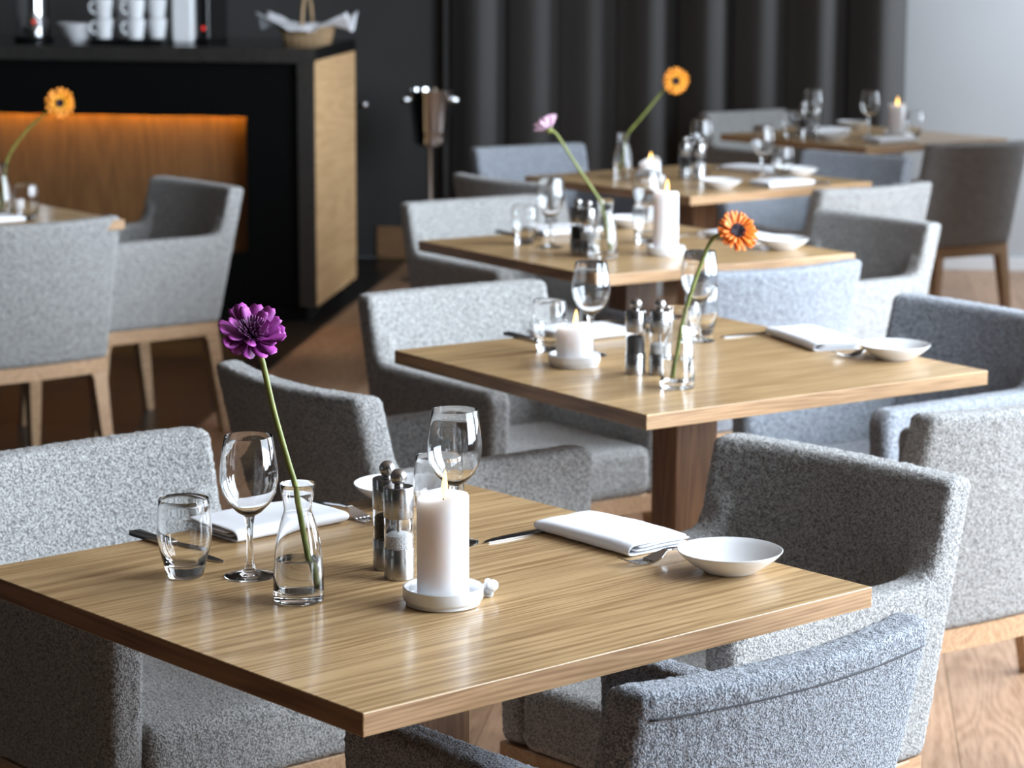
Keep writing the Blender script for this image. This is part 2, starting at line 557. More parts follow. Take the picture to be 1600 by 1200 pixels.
for k, (a, b) in enumerate(WINDOWS):
    bm = bmesh.new()
    xa, xb = X1 + 0.10, X1 + 0.16
    add_box(bm, xa, xb, a, a + 0.05, SILL, HEAD)
    add_box(bm, xa, xb, b - 0.05, b, SILL, HEAD)
    add_box(bm, xa, xb, a + 0.05, b - 0.05, SILL, SILL + 0.05)
    add_box(bm, xa, xb, a + 0.05, b - 0.05, HEAD - 0.05, HEAD)
    add_box(bm, xa, xb, (a + b) / 2 - 0.025, (a + b) / 2 + 0.025, SILL + 0.05, HEAD - 0.05)
    wo = struct(new_obj('window_%d' % (k + 1), bm_mesh(bm, 'window'), M['window_frame'], rot=RZ))
    for ya, yb in ((a + 0.05, (a + b) / 2 - 0.025), ((a + b) / 2 + 0.025, b - 0.05)):
        new_obj('pane', box_mesh('pane', X1 + 0.127, X1 + 0.133, ya, yb, SILL + 0.05, HEAD - 0.05), M['pane'], wo)
struct(new_obj('added_shade_pier', box_mesh('added_shade_pier', 0.80, 1.40, 8.55, 8.95, 0, CEIL - .001), M['light_wall'], rot=RZ))  # unseen column added beyond the frame to shade the far-right chair
struct(new_obj('baseboard_back', box_mesh('baseboard_back', -2.1, -1.84, Y1 - 0.02, Y1 - .001, 0.0, 0.15, 0.002, 1), M['baseboard'], rot=RZ))
struct(new_obj('baseboard_right', box_mesh('baseboard_right', CURT_END + .02, X1 - .002, Y1 - 0.018, Y1 - .001, 0.0, 0.06, 0.002, 1), M['white_trim'], rot=RZ))

# curtain: heavy folds hanging from above the frame to the floor
bm = bmesh.new()
cx0, cx1 = -1.80, 0.33
nx = 340
cols = []
phase = [random.uniform(-0.5, 0.5) for _ in range(40)]
for i in range(nx + 1):
    t = i / nx
    xx = cx0 + (cx1 - cx0) * t
    q = t * 8.2
    ph = q * 2 * PI + phase[int(q)] * (1 - (q % 1)) + phase[int(q) + 1] * (q % 1)
    amp = 0.055 + 0.018 * math.sin(q * 1.7 + 1)
    off = amp * (math.sin(ph) + 0.25 * math.sin(2 * ph + 0.7))
    dx = 0.035 * math.cos(ph)
    col = []
    for z in (0.012, 0.4, 0.8, 1.2, 1.8, 3.7):
        k = 1 + 0.12 * math.sin(z * 1.3 + q)
        col.append((xx + dx, 11.80 + off * k, z))
    cols.append(col)
front = [[bm.verts.new(p) for p in c] for c in cols]
back = [[bm.verts.new((p[0], p[1] + 0.006, p[2])) for p in c] for c in cols]
for i in range(nx):
    for j in range(5):
        bm.faces.new((front[i][j], front[i + 1][j], front[i + 1][j + 1], front[i][j + 1]))
        bm.faces.new((back[i][j], back[i][j + 1], back[i + 1][j + 1], back[i + 1][j]))
    bm.faces.new((front[i][0], back[i][0], back[i + 1][0], front[i + 1][0]))
    bm.faces.new((front[i][5], front[i + 1][5], back[i + 1][5], back[i][5]))
for i in (0, nx):
    for j in range(5):
        bm.faces.new((front[i][j], front[i][j + 1], back[i][j + 1], back[i][j]))
cur = new_obj('curtain', bm_mesh(bm, 'curtain', True), M['curtain'], rot=RZ)
tag(cur, 'long dark grey curtain hanging in deep folds along the back wall', 'curtain')

# ------------------------------------------------------------------ tables
TABLES = {1: (-0.1992, 3.1389, -47.45, 0.8, 0.8), 2: (0.1991, 4.806, -53.92, 0.8, 0.8), 3: (0.1325, 6.5473, -54.8, 0.8, 0.8),
          4: (0.3749, 8.3656, -49.56, 0.8, 0.8), 5: (1.11, 10.19, -50.0, 0.8, 0.8), 6: (-1.979, 6.988, -50.0, 0.8, 1.2)}
TNAME = {1: 'the nearest table', 2: 'the second table from the front', 3: 'the middle table of the row', 4: 'the fourth table of the row',
         5: 'the farthest table by the light wall', 6: 'the left table by the counter'}
TLABEL = {1: 'square oak table in the foreground with the purple flower', 2: 'square oak table second from the front with the orange flower',
          3: 'square oak table in mid row with the pale pink flower', 4: 'square oak table with an amber flower in front of the curtain',
          5: 'farthest square oak table in front of the light wall', 6: 'oak table at the left edge beside the counter'}


def tpos(n, u, v, z=TZ):
    x, y, d, _, _ = TABLES[n]
    a = math.radians(d)
    return (x + u * math.cos(a) - v * math.sin(a), y + u * math.sin(a) + v * math.cos(a), z)


_top = {}
for n, (tx, ty, deg, su, sv) in TABLES.items():
    t = thing('dining_table', TLABEL[n], 'table', (tx, ty, 0), math.radians(deg), 'square oak restaurant tables')
    if (su, sv) not in _top:
        bm = bmesh.new()
        vs, fs = add_box(bm, -su / 2, su / 2, -sv / 2, sv / 2, TZ - 0.0265, TZ)
        for f in fs:
            nrm = f.normal
        bm.normal_update()
        for f in bm.faces:
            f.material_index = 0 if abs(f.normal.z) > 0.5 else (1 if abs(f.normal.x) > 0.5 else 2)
        bmesh.ops.bevel(bm, geom=bm.edges[:], offset=0.0012, segments=2, profile=0.5, affect='EDGES')
        me = bm_mesh(bm, 'tabletop')
        for k in ('table_top', 'table_edge', 'table_edge_x'):
            me.materials.append(M[k])
        _top[(su, sv)] = me
    new_obj('tabletop', _top[(su, sv)], None, t)
    if 'col' not in _top:
        _top['col'] = box_mesh('column', -0.038, 0.038, -0.05, 0.05, 0.012, TZ - 0.0265, 0.002, 1)
        _top['base'] = box_mesh('base_plate', -0.18, 0.18, -0.18, 0.18, 0.0, 0.012, 0.003, 1)
    new_obj('column', _top['col'], M['table_column'], t)
    new_obj('base_plate', _top['base'], M['black_gloss'], t)

# ------------------------------------------------------------------ chairs
SAG = 0.034


def chair_meshes():
    K = {}
    # backrest: leaning slab, hollow in plan
    bm = bmesh.new()
    secs = []
    for i in range(17):
        s = -1 + 2 * i / 16
        x = 0.241 * s
        sag = -SAG * (1 - s * s)
        bow = 0.004 * (1 - s * s)
        secs.append([(x, -0.240 + sag * 0.55, 0.345), (x, -0.182 + sag * 0.55, 0.345), (x, -0.277 + sag, 0.755 - bow), (x, -0.337 + sag, 0.755 - bow)])
    rows = [[bm.verts.new(p) for p in s] for s in secs]
    for a, b in zip(rows[:-1], rows[1:]):
        for k in range(4):
            bm.faces.new((a[k], a[(k + 1) % 4], b[(k + 1) % 4], b[k]))
    bm.faces.new(rows[0][::-1]); bm.faces.new(rows[-1])
    # arms: side panels whose tops sweep up into the back
    poly = [(-0.226, 0.345), (0.178, 0.345), (0.190, 0.585), (0.183, 0.603), (0.168, 0.610), (-0.205, 0.610), (-0.226, 0.612), (-0.240, 0.619), (-0.249, 0.633), (-0.254, 0.652), (-0.262, 0.672), (-0.292, 0.672)]
    for x0, x1 in ((-0.241, -0.184), (0.184, 0.241)):
        prism_into(bm, poly, x0, x1)
    shell = upholster(bm_mesh(bm, 'b'), 0.015)
    # cut the one upholstered shell along its joints into backrest and two armrests
    for nm, side in (('backrest', 0), ('armrest_l', -1), ('armrest_r', 1)):
        part = bmesh.new()
        part.from_mesh(shell)
        drop = []
        for f in part.faces:
            c = f.calc_center_median()
            yf = -0.182 - 0.095 * (c.z - 0.345) / 0.41
            w = 0
            if c.y > yf + 0.004 and c.z < 0.70:
                w = -1 if c.x < 0 else 1
            if abs(c.x) < 0.178:
                w = 0
            if w != side:
                drop.append(f)
        bmesh.ops.delete(part, geom=drop, context='FACES')
        me = bpy.data.meshes.new(nm)
        part.to_mesh(me)
        part.free()
        for p in me.polygons:
            p.use_smooth = True
        K[nm] = me
    bm = bmesh.new()
    add_box(bm, -0.186, 0.186, -0.19, 0.190, 0.345, 0.452)
    K['seat'] = upholster(bm_mesh(bm, 's'), 0.022)
    # seam below the top of the outer back
    pts = []
    for i in range(33):
        s = -0.93 + 1.86 * i / 32
        sag = -SAG * (1 - s * s)
        z = 0.722
        f = (z - 0.345) / 0.41
        pts.append((0.241 * s, -0.240 - 0.097 * f + sag * (0.55 + 0.45 * f) - 0.0005, z))
    K['seam'] = tube('seam', pts, 0.0016, 5)
    # oak frame
    bm = bmesh.new()
    y0, y1, z0, z1 = -0.236, 0.182, 0.306, 0.346
    K['side_rail'] = box_mesh('side_rail', -0.012, 0.012, y0 + 0.03, y1 - 0.03, z0, z1, 0.002, 1)
    K['front_rail'] = box_mesh('front_rail', -0.218, 0.218, -0.012, 0.012, z0, z1, 0.002, 1)
    bm = bmesh.new()
    n = 12
    rows = []
    for i in range(n + 1):
        s = -1 + 2 * i / n
        yy = -SAG * 0.55 * (1 - s * s)
        rows.append([bm.verts.new(p) for p in ((0.232 * s, yy - 0.012, z0), (0.232 * s, yy + 0.012, z0), (0.232 * s, yy + 0.012, z1), (0.232 * s, yy - 0.012, z1))])
    for a, b in zip(rows[:-1], rows[1:]):
        for k in range(4):
            bm.faces.new((a[k], a[(k + 1) % 4], b[(k + 1) % 4], b[k]))
    bm.faces.new(rows[0][::-1]); bm.faces.new(rows[-1])
    K['back_rail'] = bm_mesh(bm, 'back_rail')
    # leg: square, tapered, splayed, swelling where it meets the rails (local origin at its top)

    def leg(dy, dx):
        bm = bmesh.new()
        rows = []
        for z, w, f in ((0.346, 0.056, 0.0), (0.306, 0.050, 0.03), (0.290, 0.042, 0.09), (0.26, 0.040, 0.2), (0.13, 0.033, 0.62), (0.0, 0.026, 1.0)):
            ox, oy = dx * f, dy * f
            sx = -1 if dx < 0 else 1
            sy = -1 if dy < 0 else 1
            # outer faces stay straight, the inner ones taper
            xa, xb = ox, ox - sx * w
            ya, yb = oy, oy - sy * w
            rows.append([bm.verts.new(p) for p in ((xa, ya, z), (xb, ya, z), (xb, yb, z), (xa, yb, z))])
        for a, b in zip(rows[:-1], rows[1:]):
            for k in range(4):
                bm.faces.new((a[k], a[(k + 1) % 4], b[(k + 1) % 4], b[k]))
        bm.faces.new(rows[0]); bm.faces.new(rows[-1][::-1])
        es = [e for e in bm.edges if abs(e.verts[0].co.z - e.verts[1].co.z) > 0.01]
        bmesh.ops.bevel(bm, geom=es, offset=0.003, segments=2, profile=0.5, affect='EDGES')
        return bm_mesh(bm, 'leg')
    K['legs'] = [(leg(-0.034, -0.006), (-0.236, -0.236, 0)), (leg(-0.034, 0.006), (0.236, -0.236, 0)),
                 (leg(0.022, -0.006), (-0.236, 0.182, 0)), (leg(0.022, 0.006), (0.236, 0.182, 0))]
    return K


KC = chair_meshes()


def slot(o, mat):
    """own material on a mesh shared between chairs"""
    o.material_slots[0].link = 'OBJECT'
    o.material_slots[0].material = mat
    return o


def chair(label, x, y, yaw, fabric='boucle', seam=False):
    t = thing('dining_chair', label, 'chair', (x, y, 0), math.radians(yaw), 'grey boucle restaurant armchairs')
    bk = slot(new_obj('backrest', KC['backrest'], M['boucle'], t), M[fabric])
    slot(new_obj('armrest', KC['armrest_l'], M['boucle'], t), M[fabric])
    slot(new_obj('armrest', KC['armrest_r'], M['boucle'], t), M[fabric])
    slot(new_obj('seat', KC['seat'], M['boucle'], t), M[fabric])
    if seam:
        new_obj('seam', KC['seam'], M['seam'], bk)
    new_obj('side_rail', KC['side_rail'], M['chair_wood'], t, (-0.227, 0, 0))
    new_obj('side_rail', KC['side_rail'], M['chair_wood'], t, (0.227, 0, 0))
    new_obj('front_rail', KC['front_rail'], M['chair_wood'], t, (0, 0.170, 0))
    new_obj('back_rail', KC['back_rail'], M['chair_wood'], t, (0, -0.224, 0))
    for me, p in KC['legs']:
        new_obj('leg', me, M['chair_wood'], t, p)
    return t


chair('grey armchair at the left end of the nearest table, facing the camera', -0.582, 3.676, -138.0)
chair('pale blue-grey armchair at the bottom edge, its back to the camera', 0.016, 3.026, 42.5, 'boucle_blue', True)
chair('dark grey armchair right of the nearest table, backrest nearest to its white plate', 0.177, 3.667, 134.0)
chair('armchair behind the purple flower, its dark outer back turned to the left', -0.268, 4.716, -51.7)
chair('grey armchair behind the left corner of the second table, facing the camera', -0.105, 5.470, -143.5)
chair('blue-grey armchair at the right edge behind the second table plate', 0.612, 5.308, 127.0, 'boucle_blue')
chair('light armchair at the right edge with its back to the camera, standing on bright floor', 0.576, 4.616, 37.0)
chair('blue-grey armchair with its back to the camera between second and middle table', 0.302, 6.392, 35.5, 'boucle_blue')
chair('grey-brown armchair right of the middle table, turned to the left', 0.584, 7.063, 126.5)
chair('light grey armchair behind the left corner of the middle table', -0.147, 7.358, -144.0)
chair('armchair left of the amber flower table with its dark back to the left', -0.022, 8.462, -46.0)
chair('blue-grey armchair against the curtain behind the amber flower table', -0.03, 9.25, -146.0, 'boucle_blue')
chair('near-white armchair right of the fourth table, its back to the camera', 0.735, 8.367, 37.0)
chair('slate blue armchair right of the fourth table, turned to the left', 0.776, 9.04, 136.0, 'boucle_blue')
chair('pale armchair against the curtain behind the farthest table', 0.90, 11.17, -142.0)
chair('dark shaded armchair at the right edge with its back to the camera and dark legs', 1.344, 10.088, 32.0)
chair('blue-grey armchair at the left edge with its back to the camera', -1.669, 7.172, 40.0)
chair('blue-grey armchair in front of the glowing counter, seen from its side', -1.448, 7.853, 130.0)

# ------------------------------------------------------------------ tableware
MC = {}


def cached(key, fn):
    if key not in MC:
        MC[key] = fn()
    return MC[key]


def tumbler(n, u, v, label, scale=1.0):
    me = cached('tumbler', lambda: lathe('tumbler', [(0, 0.0), (0.0205, 0.0), (0.0228, 0.0018), (0.0265, 0.016), (0.0318, 0.036), (0.0345, 0.054), (0.0340, 0.074), (0.0322, 0.092), (0.0312, 0.0997),
                                                     (0.0309, 0.1001), (0.0306, 0.0997), (0.0315, 0.091), (0.0333, 0.073), (0.0338, 0.054), (0.0308, 0.036), (0.0255, 0.020), (0.020, 0.0155), (0.010, 0.0143), (0, 0.014)], 48))
    o = new_obj('tumbler', me, M['glass'], None, tpos(n, u, v, TZ + 0.0003), (0, 0, 0), (scale,) * 3)
    return tag(o, label, 'glass', 'water tumblers on the tables')


def wine_glass(n, u, v, label):
    t = thing('wine_glass', label, 'wine glass', tpos(n, u, v, TZ + 0.0003), 0, 'wine glasses on the tables')
    bowl = cached('bowl', lambda: lathe('bowl', [(0, 0.0765), (0.006, 0.0775), (0.016, 0.0835), (0.026, 0.094), (0.0332, 0.108), (0.0365, 0.123), (0.0362, 0.138), (0.0338, 0.158), (0.0302, 0.1795),
                                                 (0.0300, 0.1798), (0.0298, 0.1795), (0.0333, 0.158), (0.0357, 0.138), (0.0359, 0.123), (0.0325, 0.1083), (0.0254, 0.0950), (0.0154, 0.0855), (0.005, 0.0812), (0, 0.0808)], 48))
    stem = cached('stem_foot', lambda: lathe('stem', [(0, 0.0022), (0.012, 0.0020), (0.026, 0.0006), (0.0305, 0.0), (0.0322, 0.0004), (0.0325, 0.0014), (0.0318, 0.0022), (0.024, 0.0036), (0.014, 0.0064), (0.0075, 0.010), (0.0050, 0.017), (0.0041, 0.030), (0.0040, 0.050), (0.0046, 0.066), (0.0062, 0.0735), (0.0066, 0.0768), (0, 0.0764)], 40))
    new_obj('bowl', bowl, M['glass'], t)
    new_obj('stem', stem, M['glass'], t)
    return t


def carafe(n, u, v, label, water=0.052):
    t = thing('carafe', label, 'carafe', tpos(n, u, v, TZ + 0.0003), 0, 'small flower carafes on the tables')
    prof_out = [(0, 0.0), (0.0275, 0.0), (0.0302, 0.002), (0.0308, 0.008), (0.0304, 0.035), (0.0290, 0.058), (0.0262, 0.078), (0.0215, 0.097), (0.0180, 0.108), (0.0167, 0.1135), (0.0174, 0.120), (0.0197, 0.134), (0.0216, 0.1452)]
    prof_in = [(0.0213, 0.1456), (0.0209, 0.1452), (0.0189, 0.134), (0.0165, 0.120), (0.0158, 0.1135), (0.0170, 0.107), (0.0205, 0.096), (0.0251, 0.077), (0.0278, 0.057), (0.0290, 0.035), (0.0290, 0.016), (0.026, 0.0125), (0, 0.0115)]
    new_obj('glass_body', cached('carafe', lambda: lathe('carafe', prof_out + prof_in, 48)), M['glass'], t)
    w = cached(('water', water), lambda: lathe('water', [(0, 0.0118), (0.0258, 0.0128), (0.0287, 0.0162), (0.0285, 0.035), (0.0273, water), (0, water - 0.0006)], 40))
    new_obj('water', w, M['water'], t)
    return t


def grinder(n, u, v, label, filling):
    t = thing('spice_grinder', label, 'grinder', tpos(n, u, v), 0, 'steel grinders on the tables')
    c = cached
    new_obj('base', c('g_base', lambda: lathe('base', [(0, 0), (0.0178, 0), (0.0188, 0.001), (0.0188, 0.0385), (0.0182, 0.0395), (0, 0.0395)], 40)), M['steel'], t)
    gw = new_obj('window', c('g_win', lambda: lathe('window', [(0.0172, 0.0395), (0.0185, 0.0395), (0.0185, 0.0785), (0.0172, 0.0785), (0.0172, 0.0395)], 40)), M['grinder_window'], t)
    if filling == 'salt':
        new_obj('salt', c('g_salt', lambda: lathe('salt', [(0, 0.0396), (0.0168, 0.0396), (0.0168, 0.056), (0.012, 0.0585), (0, 0.060)], 30)), M['salt'], gw)
    else:
        new_obj('peppercorns', c('g_pep', lambda: lathe('pepper', [(0, 0.0396), (0.0168, 0.0396), (0.0168, 0.068), (0.012, 0.071), (0, 0.072)], 30)), M['pepper'], gw)
    new_obj('spindle', c('g_rod', lambda: lathe('spindle', [(0, 0.0397), (0.0022, 0.0397), (0.0022, 0.0786), (0, 0.0786)], 12)), M['steel'], t)
    gc = new_obj('cap', c('g_cap', lambda: lathe('cap', [(0, 0.0785), (0.0184, 0.0785), (0.0190, 0.0795), (0.0190, 0.1165), (0.0180, 0.1178), (0.006, 0.1182), (0.0045, 0.121), (0, 0.121)], 40)), M['steel'], t)
    k = [(0, 0.1185)] + [(0.0105 * math.sin(a * PI / 16), 0.1295 - 0.0105 * math.cos(a * PI / 16)) for a in range(1, 16)] + [(0, 0.140)]
    new_obj('knob', c('g_knob', lambda: lathe('knob', k, 28)), M['steel'], gc)
    return t


def dish(n, u, v, label):
    me = cached('dish', lambda: lathe('dish', [(0, 0), (0.043, 0), (0.045, 0.0015), (0.045, 0.0045), (0.0475, 0.0065), (0.0488, 0.009), (0.0488, 0.0215), (0.0478, 0.0225), (0.0465, 0.0222), (0.0455, 0.021), (0.0450, 0.0095), (0.0435, 0.008), (0, 0.008)], 56))
    return tag(new_obj('candle_dish', me, M['porcelain'], None, tpos(n, u, v)), label, 'candle dish', 'white candle dishes on the tables')


FLAME = lathe('flame', [(0, -0.001), (0.0018, 0.001), (0.0034, 0.006), (0.0039, 0.011), (0.0034, 0.018), (0.0021, 0.026), (0.0009, 0.032), (0, 0.035)], 16)
WICK = tube('wick', [(0, 0, -0.003), (0.0003, 0, 0.004), (0.0012, 0, 0.009)], 0.0009, 6)


def candle(n, u, v, h, label, r=0.0315, seed=0, rim=0.006, melt=0.0):
    t = thing('pillar_candle', label, 'candle', tpos(n, u, v, TZ + 0.0082), 0, 'lit white pillar candles on the tables')
    rnd = random.Random(seed)
    p1, p2 = rnd.uniform(0, 6.28), rnd.uniform(0, 6.28)

    def wob(i, a):
        if i in (3, 4, 5):
            d = rim * 0.5 * (math.sin(a + p1) + 0.5 * math.sin(2 * a + p2)) + melt * max(0, math.cos(a - p1)) ** 3
            return (d, 0.0006 * math.sin(3 * a + p2))
        return (0, 0)
    me = lathe('wax', [(0, 0), (r - 0.001, 0), (r, 0.001), (r, h - 0.004), (r - 0.0012, h), (r - 0.0045, h - 0.0015), (r - 0.010, h - 0.008), (0.008, h - 0.0105), (0, h - 0.0110)], 48, wob)
    new_obj('wax_body', me, M['wax'], t)
    new_obj('wick', WICK, M['wick'], t, (0, 0, h - 0.0105))
    new_obj('flame', FLAME, M['flame'], t, (0.001, 0, h - 0.0035), (0, 0.06, 0))
    return t


def plate(n, u, v, label, s=1.0):
    me = cached('plate', lambda: lathe('plate', [(0, 0), (0.030, 0.0), (0.034, 0.001), (0.036, 0.003), (0.050, 0.0115), (0.062, 0.0215), (0.0672, 0.0275), (0.0676, 0.0286), (0.0668, 0.0290), (0.0655, 0.0285), (0.058, 0.0225), (0.045, 0.0135), (0.033, 0.0075), (0.018, 0.0050), (0, 0.0045)], 64))
    return tag(new_obj('side_plate', me, M['porcelain'], None, tpos(n, u, v), (0, 0, 0), (s,) * 3), label, 'plate', 'white side plates on the tables')


def napkin_mesh(lx, ly, seed):
    """linen folded over itself three times: one winding strip, as long as lx, with soft folds"""
    rnd = random.Random(seed)
    h = ly / 2
    lay = 0.0058
    path = []
    npt = 8

    def run(ya, yb, z):
        for i in range(npt + 1):
            t = i / npt
            path.append((ya + (yb - ya) * t, z))

    def turn(y, za, zb, side):
        r = (zb - za) / 2
        for i in range(1, 6):
            a = PI * i / 6
            path.append((y + side * r * math.sin(a) * 1.25, za + r - r * math.cos(a)))
    run(h * 0.90, -h * 0.93, 0.0)
    turn(-h * 0.93, 0.0, lay * 2.7, -1)
    run(-h * 0.93, h * 0.86, lay * 2.7)
    # tuck back inside
    path2 = []
    for i in range(npt + 1):
        path2.append((h * 0.93 + (-h * 0.85 - h * 0.93) * i / npt, lay * 0.9))
    path3 = []
    for i in range(npt + 1):
        path3.append((-h * 0.80 + (h * 0.97 + h * 0.80) * i / npt, lay * 1.8))
    bm = bmesh.new()
    nxs = 22
    for pth in (path, path2, path3):
        rows = []
        ex = rnd.uniform(-0.002, 0.002)
        for i in range(nxs + 1):
            t = i / nxs
            x = -lx / 2 + lx * t + ex
            row = []
            for (y, z) in pth:
                nz = noise.noise((x * 16 + seed * 3.1, y * 22, z * 60 + seed)) * 0.0022
                sk = 0.006 * math.sin(seed + z * 200) * (x / lx)
                row.append(bm.verts.new((x + 0.0015 * noise.noise((y * 40, z * 90, seed)), y + sk, 0.0018 + z * (1 - 0.16 * (2 * t - 1) ** 2) + abs(nz) * (0.25 if z < 0.001 else 1))))
            rows.append(row)
        for a, b in zip(rows[:-1], rows[1:]):
            for k in range(len(pth) - 1):
                bm.faces.new((a[k], a[k + 1], b[k + 1], b[k]))
    me = bm_mesh(bm, 'napkin', True)
    o = bpy.data.objects.new('tmp', me)
    COL.objects.link(o)
    s = o.modifiers.new('s', 'SOLIDIFY'); s.thickness = 0.0026; s.offset = 0
    q = o.modifiers.new('q', 'SUBSURF'); q.levels = 1
    dg = bpy.context.evaluated_depsgraph_get()
    out = bpy.data.meshes.new_from_object(o.evaluated_get(dg))
    bpy.data.objects.remove(o)
    for p in out.polygons:
        p.use_smooth = True
    return out


def napkin(n, u, v, rot, label, lx=0.19, ly=0.105, seed=1):
    me = cached(('napkin', lx, ly, seed), lambda: napkin_mesh(lx, ly, seed))
    return tag(new_obj('napkin', me, M['napkin'], None, tpos(n, u, v), (0, 0, math.radians(TABLES[n][2] + rot))), label, 'napkin', 'folded white napkins on the tables')


def strip_into(bm, secs):
    """secs: list of (x, y_left, y_right, z_bottom, z_top)"""
    rows = []
    for x, ya, yb, zb, zt in secs:
        rows.append([bm.verts.new((x, ya, zb)), bm.verts.new((x, yb, zb)), bm.verts.new((x, yb, zt)), bm.verts.new((x, ya, zt))])
    for a, b in zip(rows[:-1], rows[1:]):
        for k in range(4):
            bm.faces.new((a[k], a[(k + 1) % 4], b[(k + 1) % 4], b[k]))
    bm.faces.new(rows[0][::-1]); bm.faces.new(rows[-1])


def knife_parts():
    b = bmesh.new()
    strip_into(b, [(0.095, -0.0062, 0.0062, 0.0005, 0.0045), (0.100, -0.0075, 0.0072, 0.0004, 0.0032), (0.112, -0.0095, 0.0075, 0.0004, 0.0024), (0.16, -0.0100, 0.0075, 0.0004, 0.0022), (0.185, -0.0080, 0.0072, 0.0004, 0.0020), (0.200, -0.0030, 0.0062, 0.0004, 0.0016), (0.207, 0.0030, 0.0042, 0.0004, 0.0010)])
    blade = bm_mesh(b, 'blade')
    b = bmesh.new()
    strip_into(b, [(0.0, -0.0072, 0.0072, 0.0, 0.0060), (0.004, -0.0088, 0.0088, 0.0, 0.0072), (0.05, -0.0078, 0.0078, 0.0, 0.0070), (0.085, -0.0062, 0.0062, 0.0, 0.0066), (0.096, -0.0060, 0.0060, 0.0004, 0.0050)])
    bmesh.ops.bevel(b, geom=b.edges[:], offset=0.0012, segments=2, profile=0.5, affect='EDGES')
    return blade, bm_mesh(b, 'handle', True)


def fork_parts():
    def zc(x):
        if x < 0.02:
            return 0.0005
        if x < 0.125:
            return 0.0005 + 0.0115 * math.sin((x - 0.02) / 0.105 * PI / 2)
        t = (x - 0.125) / 0.07
        return 0.012 - 0.0115 * math.sin(min(1, t / 0.55) * PI / 2) + (0.009 * ((t - 0.55) / 0.45) ** 2 if t > 0.55 else 0)
    b = bmesh.new()
    secs = []
    for x, w in ((0.0, 0.0050), (0.004, 0.0070), (0.04, 0.0062), (0.08, 0.0042), (0.105, 0.0032), (0.118, 0.0033), (0.125, 0.0040)):
        secs.append((x, -w, w, zc(x), zc(x) + 0.0026))
    strip_into(b, secs)
    handle = bm_mesh(b, 'handle')
    b = bmesh.new()
    secs = []
    for x, w in ((0.125, 0.0040), (0.132, 0.0075), (0.139, 0.0112), (0.147, 0.0122), (0.153, 0.0122)):
        secs.append((x, -w, w, zc(x), zc(x) + 0.0022))
    strip_into(b, secs)
    for k in range(4):
        yc = -0.0102 + k * 0.0068
        secs = []
        for i in range(7):
            x = 0.153 + 0.042 * i / 6
            w = 0.0018 * (1 - 0.65 * max(0, i - 4) / 2)
            secs.append((x, yc - w, yc + w, zc(x), zc(x) + 0.0018))
        strip_into(b, secs)
    return handle, bm_mesh(b, 'tines')


KN = knife_parts()
FK = fork_parts()


def knife(n, u, v, rot, label):
    """u, v is the end of the handle; the blade runs along the local x turned by rot"""
    t = thing('table_knife', label, 'knife', tpos(n, u, v, TZ + 0.0002), math.radians(TABLES[n][2] + rot), 'steel knives on the tables')
    new_obj('blade', KN[0], M['cutlery'], t)
    new_obj('handle', KN[1], M['cutlery'], t)
    return t


def fork(n, u, v, rot, label):
    t = thing('table_fork', label, 'fork', tpos(n, u, v, TZ + 0.0002), math.radians(TABLES[n][2] + rot), 'steel forks on the tables')
    new_obj('handle', FK[0], M['cutlery'], t)
    new_obj('tines', FK[1], M['cutlery'], t)
    return t


def petal_mesh(ln, wd, cup, notch=True, base=0.15, droop=0.0):
    """a thin lens-shaped petal growing along +x"""
    bm = bmesh.new()
    st = [(base, 0.30), (0.40, 0.72), (0.68, 1.0), (0.90, 0.85), (1.0, 0.45)]
    up, dn = [], []
    for s, w in st:
        x = ln * s
        hw = wd * w / 2
        zc = cup * s * s * ln - droop * s ** 4 * ln
        e = hw * 0.35
        xt = x - (ln * 0.035 if (notch and s == 1.0) else 0)
        up.append([bm.verts.new(p) for p in ((x, -hw, zc + e * 0.6), (xt, 0, zc + 0.0005), (x, hw, zc + e * 0.6))])
        dn.append(bm.verts.new((xt, 0, zc - 0.0006)))
    for i in range(len(st) - 1):
        a, b = up[i], up[i + 1]
        bm.faces.new((a[0], b[0], b[1], a[1])); bm.faces.new((a[1], b[1], b[2], a[2]))
        bm.faces.new((a[0], dn[i], dn[i + 1], b[0])); bm.faces.new((a[2], b[2], dn[i + 1], dn[i]))
    bm.faces.new((up[0][0], up[0][1], up[0][2], dn[0]))
    bm.faces.new((up[-1][0], dn[-1], up[-1][2], up[-1][1]))
    return bm_mesh(bm, 'petal', True)


